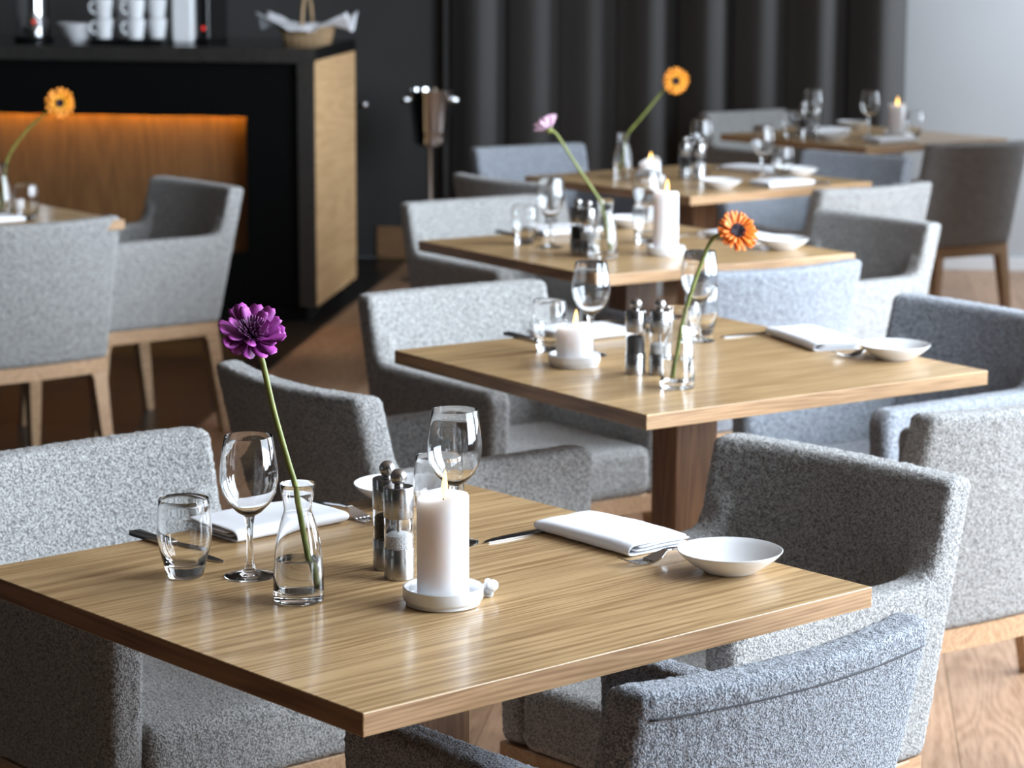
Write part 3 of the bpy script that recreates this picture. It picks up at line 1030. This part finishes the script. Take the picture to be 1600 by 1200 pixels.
def flower(label, path, normal, petals, disc_r, stem_r=0.0034, split=True, twist=0.0):
    """path: world points from the head down into the carafe. petals: list of rings (count, length, width, tilt, cup, material, height, jitter)"""
    head = Vector(path[0])
    base = Vector(path[-1])
    t = thing('gerbera', label, 'flower', base, 0, 'single gerberas in the carafes')
    pts = [Vector(p) - base for p in path]
    nrm = Vector(normal).normalized()
    pts[0] = pts[0] - nrm * 0.004
    sp = smooth_path(pts, 40)
    rad = [stem_r * (1.05 if i > 3 else 1.25) for i in range(len(sp))]
    new_obj('stem', tube('stem', sp, rad, 10), M['stem'], t)
    q = nrm.to_track_quat('Z', 'Y').to_matrix().to_4x4() @ Matrix.Rotation(twist, 4, 'Z')
    place = Matrix.Translation(head - base) @ q
    # green cup under the petals and the dark heart
    cal = lathe('calyx', [(0, -0.0075), (0.004, -0.007), (0.0085, -0.003), (0.0100, 0.0002), (0, 0.0006)], 20)
    o = new_obj('calyx', cal, M['stem'], t); o.matrix_local = place
    dm = lathe('heart', [(0, 0.0022)] + [(disc_r * math.sin(a), 0.002 + disc_r * 0.35 * (1 - math.cos(a)) * 0 + 0.0035 * math.cos(a)) for a in (0.3, 0.7, 1.1, 1.4)] + [(disc_r, 0.001), (disc_r * 0.6, -0.001), (0, -0.001)], 24)
    o = new_obj('heart', dm, M['disc_dark'], t); o.matrix_local = place
    rnd = random.Random(len(label))
    for (cnt, ln, wd, tilt, cup, mat, hz, jit, nm) in petals:
        variants = [petal_mesh(ln * s, wd, cup, True, 0.15, dr) for s, dr in ((1.0, 0.0), (0.93, 0.10), (0.97, 0.05))]
        joined = bmesh.new() if not split or nm == 'floret' else None
        for k in range(cnt):
            a = 2 * PI * k / cnt + rnd.uniform(-jit, jit)
            mtx = (Matrix.Translation((0, 0, hz)) @ Matrix.Rotation(a, 4, 'Z') @ Matrix.Rotation(-tilt - rnd.uniform(-jit, jit) * 0.9, 4, 'Y') @ Matrix.Rotation(rnd.uniform(-0.25, 0.25), 4, 'X'))
            me = variants[rnd.randrange(3)]
            if joined is not None:
                tmp = bmesh.new(); tmp.from_mesh(me); tmp.transform(mtx)
                m2 = bpy.data.meshes.new('x'); tmp.to_mesh(m2); tmp.free(); joined.from_mesh(m2); bpy.data.meshes.remove(m2)
            else:
                o = new_obj(nm, me, M[mat], t)
                o.matrix_local = place @ mtx
        if joined is not None:
            m3 = bpy.data.meshes.new('florets' if nm == 'floret' else 'petals')
            joined.to_mesh(m3); joined.free()
            for p in m3.polygons:
                p.use_smooth = True
            o = new_obj('florets' if nm == 'floret' else 'petals', m3, M[mat], t)
            o['kind'] = 'stuff'
            o.matrix_local = place
    return t


# ---- nearest table
tumbler(1, -0.198, -0.219, 'water tumbler at the left of the nearest table, beside the wine glass')
wine_glass(1, -0.145, -0.157, 'wine glass left of the flower carafe on the nearest table')
carafe(1, -0.010, -0.181, 'small carafe holding the purple flower on the nearest table')
grinder(1, -0.066, 0.000, 'pepper grinder half hidden behind the salt grinder on the nearest table', 'pepper')
grinder(1, -0.018, -0.020, 'steel salt grinder next to the tall candle on the nearest table', 'salt')
dish(1, 0.114, -0.057, 'round white dish under the candle on the nearest table')
candle(1, 0.114, -0.057, 0.126, 'tall lit white pillar candle on the nearest table', seed=3)
wine_glass(1, -0.116, 0.152, 'wine glass behind the candle on the nearest table')
tumbler(1, -0.195, 0.190, 'tumbler behind the candle and wine glass on the nearest table')
plate(1, 0.229, 0.321, 'white side plate at the right corner of the nearest table')
plate(1, -0.352, 0.250, 'white side plate behind the grinders on the nearest table')
knife(1, -0.432, -0.145, 0, 'dark knife behind the tumbler at the left of the nearest table')
napkin(1, -0.360, 0.020, 90, 'folded white napkin behind the wine glass and carafe on the nearest table', 0.185, 0.115, 2)
fork(1, -0.455, 0.142, 0, 'fork beside the far plate on the nearest table')
knife(1, -0.083, 0.385, -92, 'knife in the middle of the nearest table, handle under the right napkin')
napkin(1, 0.002, 0.330, -1, 'folded white napkin beside the right-hand plate on the nearest table', 0.190, 0.105, 5)
fork(1, 0.150, 0.425, -98, 'fork lying between right napkin and plate on the nearest table')
# the scrap of wax that ran over the dish
bm = bmesh.new()
for k in range(7):
    a = k * 2.4
    tmp = bmesh.new()
    bmesh.ops.create_icosphere(tmp, subdivisions=2, radius=0.006 + 0.002 * math.sin(k * 3.0))
    tmp.transform(Matrix.Translation((0.008 * math.cos(a) * (k / 7), 0.007 * math.sin(a) * (k / 7) , 0.005 + 0.0022 * k)))
    m2 = bpy.data.meshes.new('x'); tmp.to_mesh(m2); tmp.free(); bm.from_mesh(m2); bpy.data.meshes.remove(m2)
for vtx in bm.verts:
    vtx.co.z = max(0.0, vtx.co.z)
tag(new_obj('wax_drip', bm_mesh(bm, 'wax_drip', True), M['wax'], None, tpos(1, 0.128, 0.004)), 'small white wax scrap stuck to the candle dish on the nearest table', 'wax')

# ---- second table
tumbler(2, -0.222, -0.160, 'tumbler behind the short candle on the second table')
wine_glass(2, -0.145, -0.118, 'wine glass left of the grinders on the second table')
dish(2, -0.068, -0.212, 'round white dish under the short candle on the second table')
candle(2, -0.068, -0.212, 0.066, 'short lit white pillar candle on the second table', r=0.0335, seed=8, rim=0.007)
grinder(2, 0.068, -0.172, 'pepper grinder beside the short candle on the second table', 'pepper')
grinder(2, 0.097, -0.139, 'salt grinder behind the orange flower carafe on the second table', 'salt')
carafe(2, 0.225, -0.197, 'small carafe holding the orange flower on the second table', 0.054)
wine_glass(2, -0.165, 0.162, 'wine glass behind the orange flower stem on the second table')
tumbler(2, -0.226, 0.218, 'tumbler behind the right wine glass on the second table')
knife(2, -0.150, 0.430, -97, 'knife on the second table, handle under its right napkin')
napkin(2, -0.030, 0.352, -15, 'folded white napkin beside the plate on the second table', 0.22, 0.105, 5)
fork(2, 0.165, 0.450, -100, 'fork half under the plate on the second table')
plate(2, 0.206, 0.345, 'white side plate at the right corner of the second table')
knife(2, -0.440, -0.113, 0, 'dark knife at the left edge of the second table')
napkin(2, -0.345, 0.000, 90, 'folded white napkin behind the short candle on the second table', 0.185, 0.115, 2)
fork(2, -0.470, 0.150, 0, 'fork behind the grinders on the second table')

# ---- middle table
tumbler(3, -0.195, -0.205, 'tumbler at the left of the middle table')
wine_glass(3, -0.100, -0.190, 'wine glass in front of the dark chair back on the middle table')
grinder(3, 0.044, -0.206, 'pepper grinder left of the pink flower carafe on the middle table', 'pepper')
grinder(3, 0.085, -0.204, 'salt grinder touching the pink flower carafe on the middle table', 'salt')
carafe(3, 0.145, -0.194, 'small carafe holding the pale pink flower on the middle table')
dish(3, 0.169, -0.025, 'round white dish under the tall candle on the middle table')
candle(3, 0.169, -0.025, 0.150, 'tall lit white pillar candle on the middle table', r=0.031, seed=12, rim=0.004, melt=0.008)
wine_glass(3, -0.120, 0.130, 'wine glass left of the tall candle on the middle table')
tumbler(3, -0.050, 0.075, 'tumbler right behind the candle on the middle table')
plate(3, 0.234, 0.300, 'white side plate behind the orange flower on the middle table')
napkin(3, 0.010, 0.345, 0, 'folded white napkin behind the orange flower on the middle table', 0.19, 0.105, 5)
knife(3, -0.120, 0.400, -95, 'knife right of the tall candle on the middle table')
fork(3, 0.150, 0.440, -100, 'fork between napkin and plate on the middle table')
napkin(3, -0.350, 0.010, 90, 'folded white napkin behind the glasses on the middle table', 0.185, 0.115, 2)
plate(3, -0.352, 0.250, 'white side plate behind the pink flower stem on the middle table')
knife(3, -0.440, -0.130, 0, 'dark knife behind the tumbler on the middle table')

# ---- fourth table
carafe(4, -0.169, -0.175, 'small carafe holding the amber flower on the fourth table')
dish(4, -0.01, -0.20, 'round white dish under the low candle on the fourth table')
candle(4, -0.01, -0.20, 0.058, 'low melted lit candle on the fourth table', r=0.034, seed=21, rim=0.009, melt=0.012)
grinder(4, -0.019, -0.038, 'pepper grinder behind the candle on the fourth table', 'pepper')
grinder(4, 0.040, -0.030, 'salt grinder behind the candle on the fourth table', 'salt')
wine_glass(4, -0.140, 0.146, 'wine glass behind the grinders on the fourth table')
wine_glass(4, 0.180, 0.117, 'wine glass between two napkins on the fourth table')
tumbler(4, 0.125, 0.265, 'tumbler beside the right plate on the fourth table')
plate(4, 0.270, -0.150, 'white side plate at the near edge of the fourth table')
plate(4, 0.126, 0.335, 'white side plate at the right side of the fourth table')
napkin(4, 0.300, 0.080, 85, 'folded white napkin at the near edge of the fourth table', 0.185, 0.105, 2)
napkin(4, -0.098, 0.345, 5, 'folded white napkin behind the glasses on the fourth table', 0.19, 0.105, 5)
knife(4, -0.215, 0.385, -95, 'knife at the back of the fourth table')
knife(4, 0.400, 0.200, 180, 'knife right of the near napkin on the fourth table')

# ---- farthest table
tumbler(5, -0.126, -0.279, 'tumbler at the left of the farthest table')
grinder(5, -0.056, -0.285, 'pepper grinder on the farthest table', 'pepper')
grinder(5, -0.020, -0.255, 'salt grinder on the farthest table', 'salt')
wine_glass(5, -0.137, -0.148, 'wine glass against the dark curtain on the farthest table')
napkin(5, -0.215, -0.002, 90, 'folded white napkin behind the grinders on the farthest table', 0.185, 0.105, 2)
plate(5, -0.299, 0.250, 'white side plate at the back of the farthest table')
plate(5, 0.076, -0.253, 'white side plate at the front of the farthest table')
dish(5, 0.120, 0.060, 'round white dish under the candle on the farthest table')
candle(5, 0.120, 0.060, 0.120, 'lit white pillar candle on the farthest table', seed=31)
wine_glass(5, 0.050, -0.020, 'wine glass beside the candle on the farthest table')
tumbler(5, 0.145, 0.135, 'tumbler right of the candle on the farthest table')
napkin(5, 0.266, -0.131, 80, 'folded white napkin in front of the candle on the farthest table', 0.185, 0.105, 2)

# ---- left table
carafe(6, 0.134, 0.366, 'small carafe at the left edge of the picture on the left table')
tumbler(6, 0.268, 0.372, 'tumbler on the left table by the counter')
wine_glass(6, 0.120, 0.285, 'wine glass at the left edge of the picture on the left table')
napkin(6, 0.245, 0.255, 90, 'folded white napkin on the left table', 0.185, 0.105, 2)

# ---- flowers
flower('purple gerbera leaning out of its carafe on the nearest table',
       [(-0.3927, 3.028, 1.068), (-0.3824, 3.030, 1.0451), (-0.3671, 3.028, 0.9773), (-0.3500, 3.026, 0.9146), (-0.3430, 3.026, 0.8900), (-0.3380, 3.026, 0.8585), (-0.3260, 3.026, 0.7876), (-0.3215, 3.026, 0.762)],
       (0.18, -0.62, 0.70),
       [(14, 0.044, 0.019, 0.12, 0.20, 'petal_purple', 0.000, 0.14, 'petal'), (7, 0.036, 0.016, 0.22, 0.22, 'petal_purple', 0.002, 0.16, 'petal'),
        (34, 0.024, 0.0034, 0.45, 0.3, 'floret_purple', 0.003, 0.12, 'floret'), (28, 0.0175, 0.0028, 0.75, 0.2, 'floret_purple', 0.003, 0.15, 'floret'), (18, 0.0120, 0.0022, 1.05, 0.2, 'floret_purple', 0.003, 0.2, 'floret')], 0.007)
flower('orange gerbera leaning to the right over the second table',
       [(0.2722, 4.505, 1.0239), (0.2330, 4.512, 1.0140), (0.2075, 4.510, 0.9573), (0.1866, 4.509, 0.8900), (0.1790, 4.509, 0.8585), (0.1700, 4.509, 0.80), (0.1653, 4.509, 0.7625)],
       (0.30, -0.80, 0.52),
       [(26, 0.040, 0.0085, 0.10, 0.12, 'petal_orange', 0.000, 0.08, 'petal'), (20, 0.034, 0.0075, 0.26, 0.12, 'petal_orange', 0.002, 0.10, 'petal'), (26, 0.0165, 0.0035, 0.35, 0.2, 'disc_dark', 0.003, 0.1, 'floret')], 0.0115, split=True)
flower('pale pink gerbera seen from behind above the middle table',
       [(-0.0824, 6.318, 1.060), (-0.0635, 6.318, 1.0480), (-0.0078, 6.318, 0.9632), (0.0420, 6.318, 0.8900), (0.0520, 6.318, 0.8585), (0.0640, 6.318, 0.80), (0.0680, 6.318, 0.762)],
       (-0.50, 0.38, 0.78),
       [(18, 0.042, 0.0115, 0.50, 0.15, 'petal_pink', 0.000, 0.10, 'petal'), (14, 0.036, 0.010, 0.75, 0.15, 'petal_pink', 0.002, 0.12, 'petal')], 0.008)
flower('amber gerbera facing the camera in front of the curtain',
       [(0.2984, 8.36, 1.0622), (0.2650, 8.3807, 1.0360), (0.1961, 8.3807, 0.9496), (0.147, 8.3807, 0.8900), (0.1380, 8.3807, 0.8585), (0.1280, 8.3807, 0.80), (0.1221, 8.3807, 0.7640)],
       (0.25, -0.95, 0.10),
       [(18, 0.047, 0.0115, 0.08, 0.10, 'petal_yellow', 0.000, 0.06, 'petal'), (12, 0.036, 0.009, 0.18, 0.10, 'petal_yellow', 0.002, 0.08, 'petal'), (24, 0.0150, 0.004, 0.3, 0.2, 'disc_dark', 0.004, 0.1, 'floret')], 0.012)
flower('amber gerbera in front of the black counter on the left table',
       [(-1.4404, 7.10, 1.062), (-1.4690, 7.1206, 1.0430), (-1.5308, 7.1206, 0.9908), (-1.5804, 7.1206, 0.9285), (-1.5970, 7.1206, 0.8900), (-1.6020, 7.1206, 0.8585), (-1.6100, 7.1206, 0.80), (-1.6130, 7.1206, 0.764)],
       (0.42, -0.90, 0.05),
       [(18, 0.044, 0.0110, 0.08, 0.10, 'petal_yellow', 0.000, 0.06, 'petal'), (12, 0.034, 0.009, 0.18, 0.10, 'petal_yellow', 0.002, 0.08, 'petal'), (24, 0.0130, 0.004, 0.3, 0.2, 'disc_dark', 0.004, 0.1, 'floret')], 0.010)

# ------------------------------------------------------------------ counter
CXR, CYF, CZ = -1.985, 9.905, 1.078
CW, CD = 2.6, 0.86
ct = thing('bar_counter', 'black lacquered bar counter with oak end panel and glowing oak front', 'counter', room_pt(CXR, CYF, 0), ROOM)
# local: x runs left (negative) from the right end, y runs back
new_obj('worktop', box_mesh('worktop', -CW, 0.004, -0.004, CD, CZ - 0.05, CZ, 0.002, 1), M['black_gloss'], ct)
new_obj('fascia', box_mesh('fascia', -CW, 0.004, -0.008, -0.0042, CZ - 0.058, CZ - 0.002), M['dark_steel'], ct)
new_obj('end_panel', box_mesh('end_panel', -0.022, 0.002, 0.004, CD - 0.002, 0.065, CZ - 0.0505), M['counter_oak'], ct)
bm = bmesh.new()
add_box(bm, -0.068, 0.0, 0.0, 0.02, 0.065, CZ - 0.0505)
new_obj('front_post', bm_mesh(bm, 'front_post'), M['dark_steel'], ct)
bm = bmesh.new()
add_box(bm, -0.28, -0.0685, 0.03, 0.06, 0.065, CZ - 0.0505)
add_box(bm, -CW, -0.2805, 0.03, 0.06, 0.805, CZ - 0.0505)
add_box(bm, -CW, -0.2805, 0.03, 0.06, 0.065, 0.27)
new_obj('black_front', bm_mesh(bm, 'black_front'), M['black_matte'], ct)
new_obj('oak_front', box_mesh('oak_front', -CW, -0.24, 0.13, 0.15, 0.25, 0.90), M['counter_oak_shade'], ct)
new_obj('light_strip', box_mesh('light_strip', -2.1, -0.30, 0.104, 0.112, 0.848, 0.856), M['led'], ct)
new_obj('plinth', box_mesh('plinth', -CW, -0.05, 0.06, CD - 0.05, 0.0, 0.0645), M['black_gloss'], ct)
new_obj('body', box_mesh('body', -CW, -0.0225, 0.151, CD - 0.003, 0.0655, CZ - 0.0505), M['black_matte'], ct)
new_obj('towel_rail', tube('towel_rail', [(-0.3, CD + 0.005, 0.80), (-0.3, CD + 0.05, 0.80), (0.03, CD + 0.05, 0.80), (0.036, CD + 0.035, 0.80)], 0.013, 10), M['chrome'], ct)


def cpos(x, y, z=CZ):
    return room_pt(CXR + x, CYF + y, z)


def world_to_counter(wx, wy):
    v = Matrix.Rotation(-ROOM, 4, 'Z') @ Vector((wx, wy, 0))
    return v.x - CXR, v.y - CYF


# things on the counter
ux, uy = world_to_counter(-2.205, 10.40)
t = thing('coffee_urn', 'steel coffee urn with a red lamp on the counter', 'urn', cpos(ux, uy), ROOM)
new_obj('body', lathe('urn_body', [(0, 0.02), (0.068, 0.02), (0.070, 0.03), (0.070, 0.27), (0.066, 0.285), (0.03, 0.30), (0, 0.302)], 36), M['chrome'], t)
new_obj('base', lathe('urn_base', [(0, 0), (0.076, 0), (0.078, 0.004), (0.078, 0.018), (0.070, 0.022), (0, 0.022)], 36), M['black_matte'], t)
new_obj('tap', tube('tap', [(0.0, -0.068, 0.06), (0.0, -0.10, 0.06), (0.0, -0.105, 0.04)], 0.009, 8), M['black_matte'], t)
new_obj('lamp', box_mesh('lamp', 0.018, 0.030, -0.072, -0.060, 0.075, 0.088, 0.002, 1), M['red_lamp'], t)
ux, uy = world_to_counter(-2.018, 10.36)
tag(new_obj('serving_bowl', lathe('serving_bowl', [(0, 0), (0.035, 0), (0.038, 0.004), (0.060, 0.035), (0.082, 0.075), (0.083, 0.077), (0.080, 0.077), (0.057, 0.038), (0.034, 0.009), (0, 0.008)], 40), M['porcelain'], None, cpos(ux, uy)), 'deep white bowl between urn and cups on the counter', 'bowl')
ux, uy = world_to_counter(-1.795, 10.36)
TRX, TRY = ux, uy
tr = new_obj('serving_tray', box_mesh('serving_tray', -0.145, 0.145, -0.12, 0.12, 0.0, 0.018, 0.004, 2), M['black_matte'], None, cpos(ux, uy), (0, 0, ROOM))
tag(tr, 'flat black tray carrying white cups on the counter', 'tray')
CUP = lathe('cup', [(0, 0), (0.026, 0), (0.029, 0.002), (0.036, 0.050), (0.0385, 0.078), (0.0378, 0.0785), (0.0355, 0.077), (0.033, 0.050), (0.026, 0.006), (0, 0.005)], 32)
HND = tube('handle', [(0.034, 0, 0.062), (0.048, 0, 0.066), (0.058, 0, 0.052), (0.055, 0, 0.034), (0.044, 0, 0.022), (0.032, 0, 0.022)], 0.0042, 8)
names = ['leftmost cup in the lower row on the black tray', 'second cup from the left in the lower row on the tray', 'third cup from the left in the lower row on the tray',
         'cup at the right end of the lower row, beside the white canister']
for k in range(4):
    for lvl in range(2):
        x = -0.105 + k * 0.064
        y = -0.065 + (0.095 if k % 2 else 0)
        lab = names[k] if lvl == 0 else names[k].replace('lower', 'upper')
        t = thing('coffee_cup', 'white ' + lab, 'cup', cpos(TRX + x, TRY + y, CZ + 0.0182 + lvl * 0.079), ROOM + math.radians(215 if k % 2 == 0 else 150), 'stacked white coffee cups on the counter')
        new_obj('body', CUP, M['porcelain'], t)
        new_obj('handle', HND, M['porcelain'], t)
ux, uy = world_to_counter(-1.592, 10.42)
t = thing('canister', 'tall white canister right of the cup tray', 'canister', cpos(ux, uy, CZ), ROOM)
new_obj('body', box_mesh('canister_body', -0.048, 0.036, -0.06, 0.06, 0, 0.20, 0.012, 3), M['porcelain'], t)
new_obj('lid', box_mesh('canister_lid', -0.048, 0.036, -0.06, 0.06, 0.201, 0.23, 0.008, 3), M['porcelain'], t)
ux, uy = world_to_counter(-1.515, 10.50)
t = thing('coffee_machine', 'narrow black coffee machine with a red lamp beside the cups', 'machine', cpos(ux, uy), ROOM)
new_obj('body', box_mesh('machine_body', -0.024, 0.024, -0.10, 0.22, 0, 0.40, 0.006, 2), M['black_gloss'], t)
new_obj('drip_tray', box_mesh('drip_tray', -0.024, 0.024, -0.12, -0.1005, 0, 0.022, 0.003, 1), M['black_matte'], t)
new_obj('lamp', box_mesh('machine_lamp', -0.005, 0.007, -0.104, -0.099, 0.052, 0.066), M['red_lamp'], t)

# bread basket with a cloth
ux, uy = world_to_counter(-1.108, 10.40)
t = thing('bread_basket', 'oval wicker basket with an arched handle on the end of the counter', 'basket', cpos(ux, uy), ROOM)
bm = bmesh.new()
for k in range(9):
    z = 0.004 + k * 0.0068
    f = 0.86 + 0.14 * k / 8
    pts = [(0.105 * f * math.cos(a), 0.075 * f * math.sin(a), z + 0.0012 * math.sin(a * 14 + k * PI)) for a in [2 * PI * i / 56 for i in range(57)]]
    tube_into(bm, pts, 0.0034, 6)
new_obj('woven_side', bm_mesh(bm, 'woven_side', True), M['wicker'], t)
for k in range(22):
    a = 2 * PI * k / 22
    new_obj('stake', tube('stake', [(0.094 * math.cos(a), 0.067 * math.sin(a), 0.001), (0.109 * math.cos(a), 0.079 * math.sin(a), 0.062)], 0.0026, 5), M['wicker'], t)
new_obj('bottom', lathe('basket_bottom', [(0, 0), (0.062, 0), (0.064, 0.003), (0, 0.004)], 24), M['wicker'], t, scale=(1.45, 1.05, 1))
new_obj('rim', tube('rim', [(0.110 * math.cos(a), 0.080 * math.sin(a), 0.066) for a in [2 * PI * i / 48 for i in range(49)]], 0.006, 8), M['wicker'], t)
new_obj('handle', tube('handle', [(0.0 + 0.004 * math.cos(a), 0.082 * math.cos(a), 0.062 + 0.135 * math.sin(a)) for a in [PI * i / 20 for i in range(21)]], 0.0065, 8), M['wicker'], t)
bm = bmesh.new()
nn = 26
grid = []
for i in range(nn + 1):
    row = []
    for j in range(nn + 1):
        a, b = -1 + 2 * i / nn, -1 + 2 * j / nn
        x, y = a * 0.185, b * 0.13
        rr = math.sqrt((x / 0.105) ** 2 + (y / 0.075) ** 2)
        if rr < 0.95:
            z = 0.040 + 0.025 * rr ** 3
        else:
            corner = max(0, abs(a * b) - 0.25)
            z = 0.078 - 0.035 * (rr - 0.95) ** 1.2 + 0.14 * corner
        z += 0.008 * noise.noise((x * 22, y * 22, 3.0))
        row.append(bm.verts.new((x, y * 0.9, z)))
    grid.append(row)
for i in range(nn):
    for j in range(nn):
        bm.faces.new((grid[i][j], grid[i + 1][j], grid[i + 1][j + 1], grid[i][j + 1]))
me = bm_mesh(bm, 'basket_cloth', True)
bc = new_obj('basket_cloth', me, M['napkin'], None, cpos(ux, uy, CZ + 0.004), (0, 0, ROOM))
md = bc.modifiers.new('s', 'SOLIDIFY'); md.thickness = 0.002
tag(bc, 'white cloth spilling over the sides of the wicker basket', 'cloth')

# champagne cooler on its stand
bx, by = -0.672, 11.35
t = thing('champagne_bucket', 'polished steel champagne bucket on top of its floor stand', 'bucket', (bx, by, 0.602), 0)
t.scale = (1.12, 1.12, 1.0)
new_obj('body', lathe('bucket', [(0, 0), (0.058, 0), (0.064, 0.006), (0.066, 0.05), (0.0675, 0.052), (0.0675, 0.056), (0.068, 0.058), (0.086, 0.225), (0.091, 0.232), (0.091, 0.238), (0.084, 0.238), (0.066, 0.06), (0.060, 0.010), (0, 0.010)], 48), M['chrome'], t)
for s in (-1, 1):
    new_obj('knob', lathe('bucket_knob', [(0, -0.012), (0.010, -0.011), (0.012, 0), (0.018, 0.012), (0.014, 0.024), (0, 0.027)], 16), M['chrome'], t, (s * 0.086, -0.02, 0.195), (0, s * PI / 2, 0))
t = thing('bucket_stand', 'slim steel pole stand carrying the champagne bucket', 'stand', (bx, by, 0), 0)
new_obj('pole', lathe('pole', [(0, 0.018), (0.012, 0.018), (0.012, 0.585), (0, 0.585)], 20), M['chrome'], t)
new_obj('holder', lathe('holder', [(0, 0.582), (0.014, 0.582), (0.055, 0.596), (0.056, 0.600), (0, 0.601)], 32), M['chrome'], t)
new_obj('foot', lathe('foot', [(0, 0), (0.13, 0), (0.132, 0.004), (0.10, 0.012), (0.02, 0.020), (0, 0.020)], 40), M['chrome'], t)
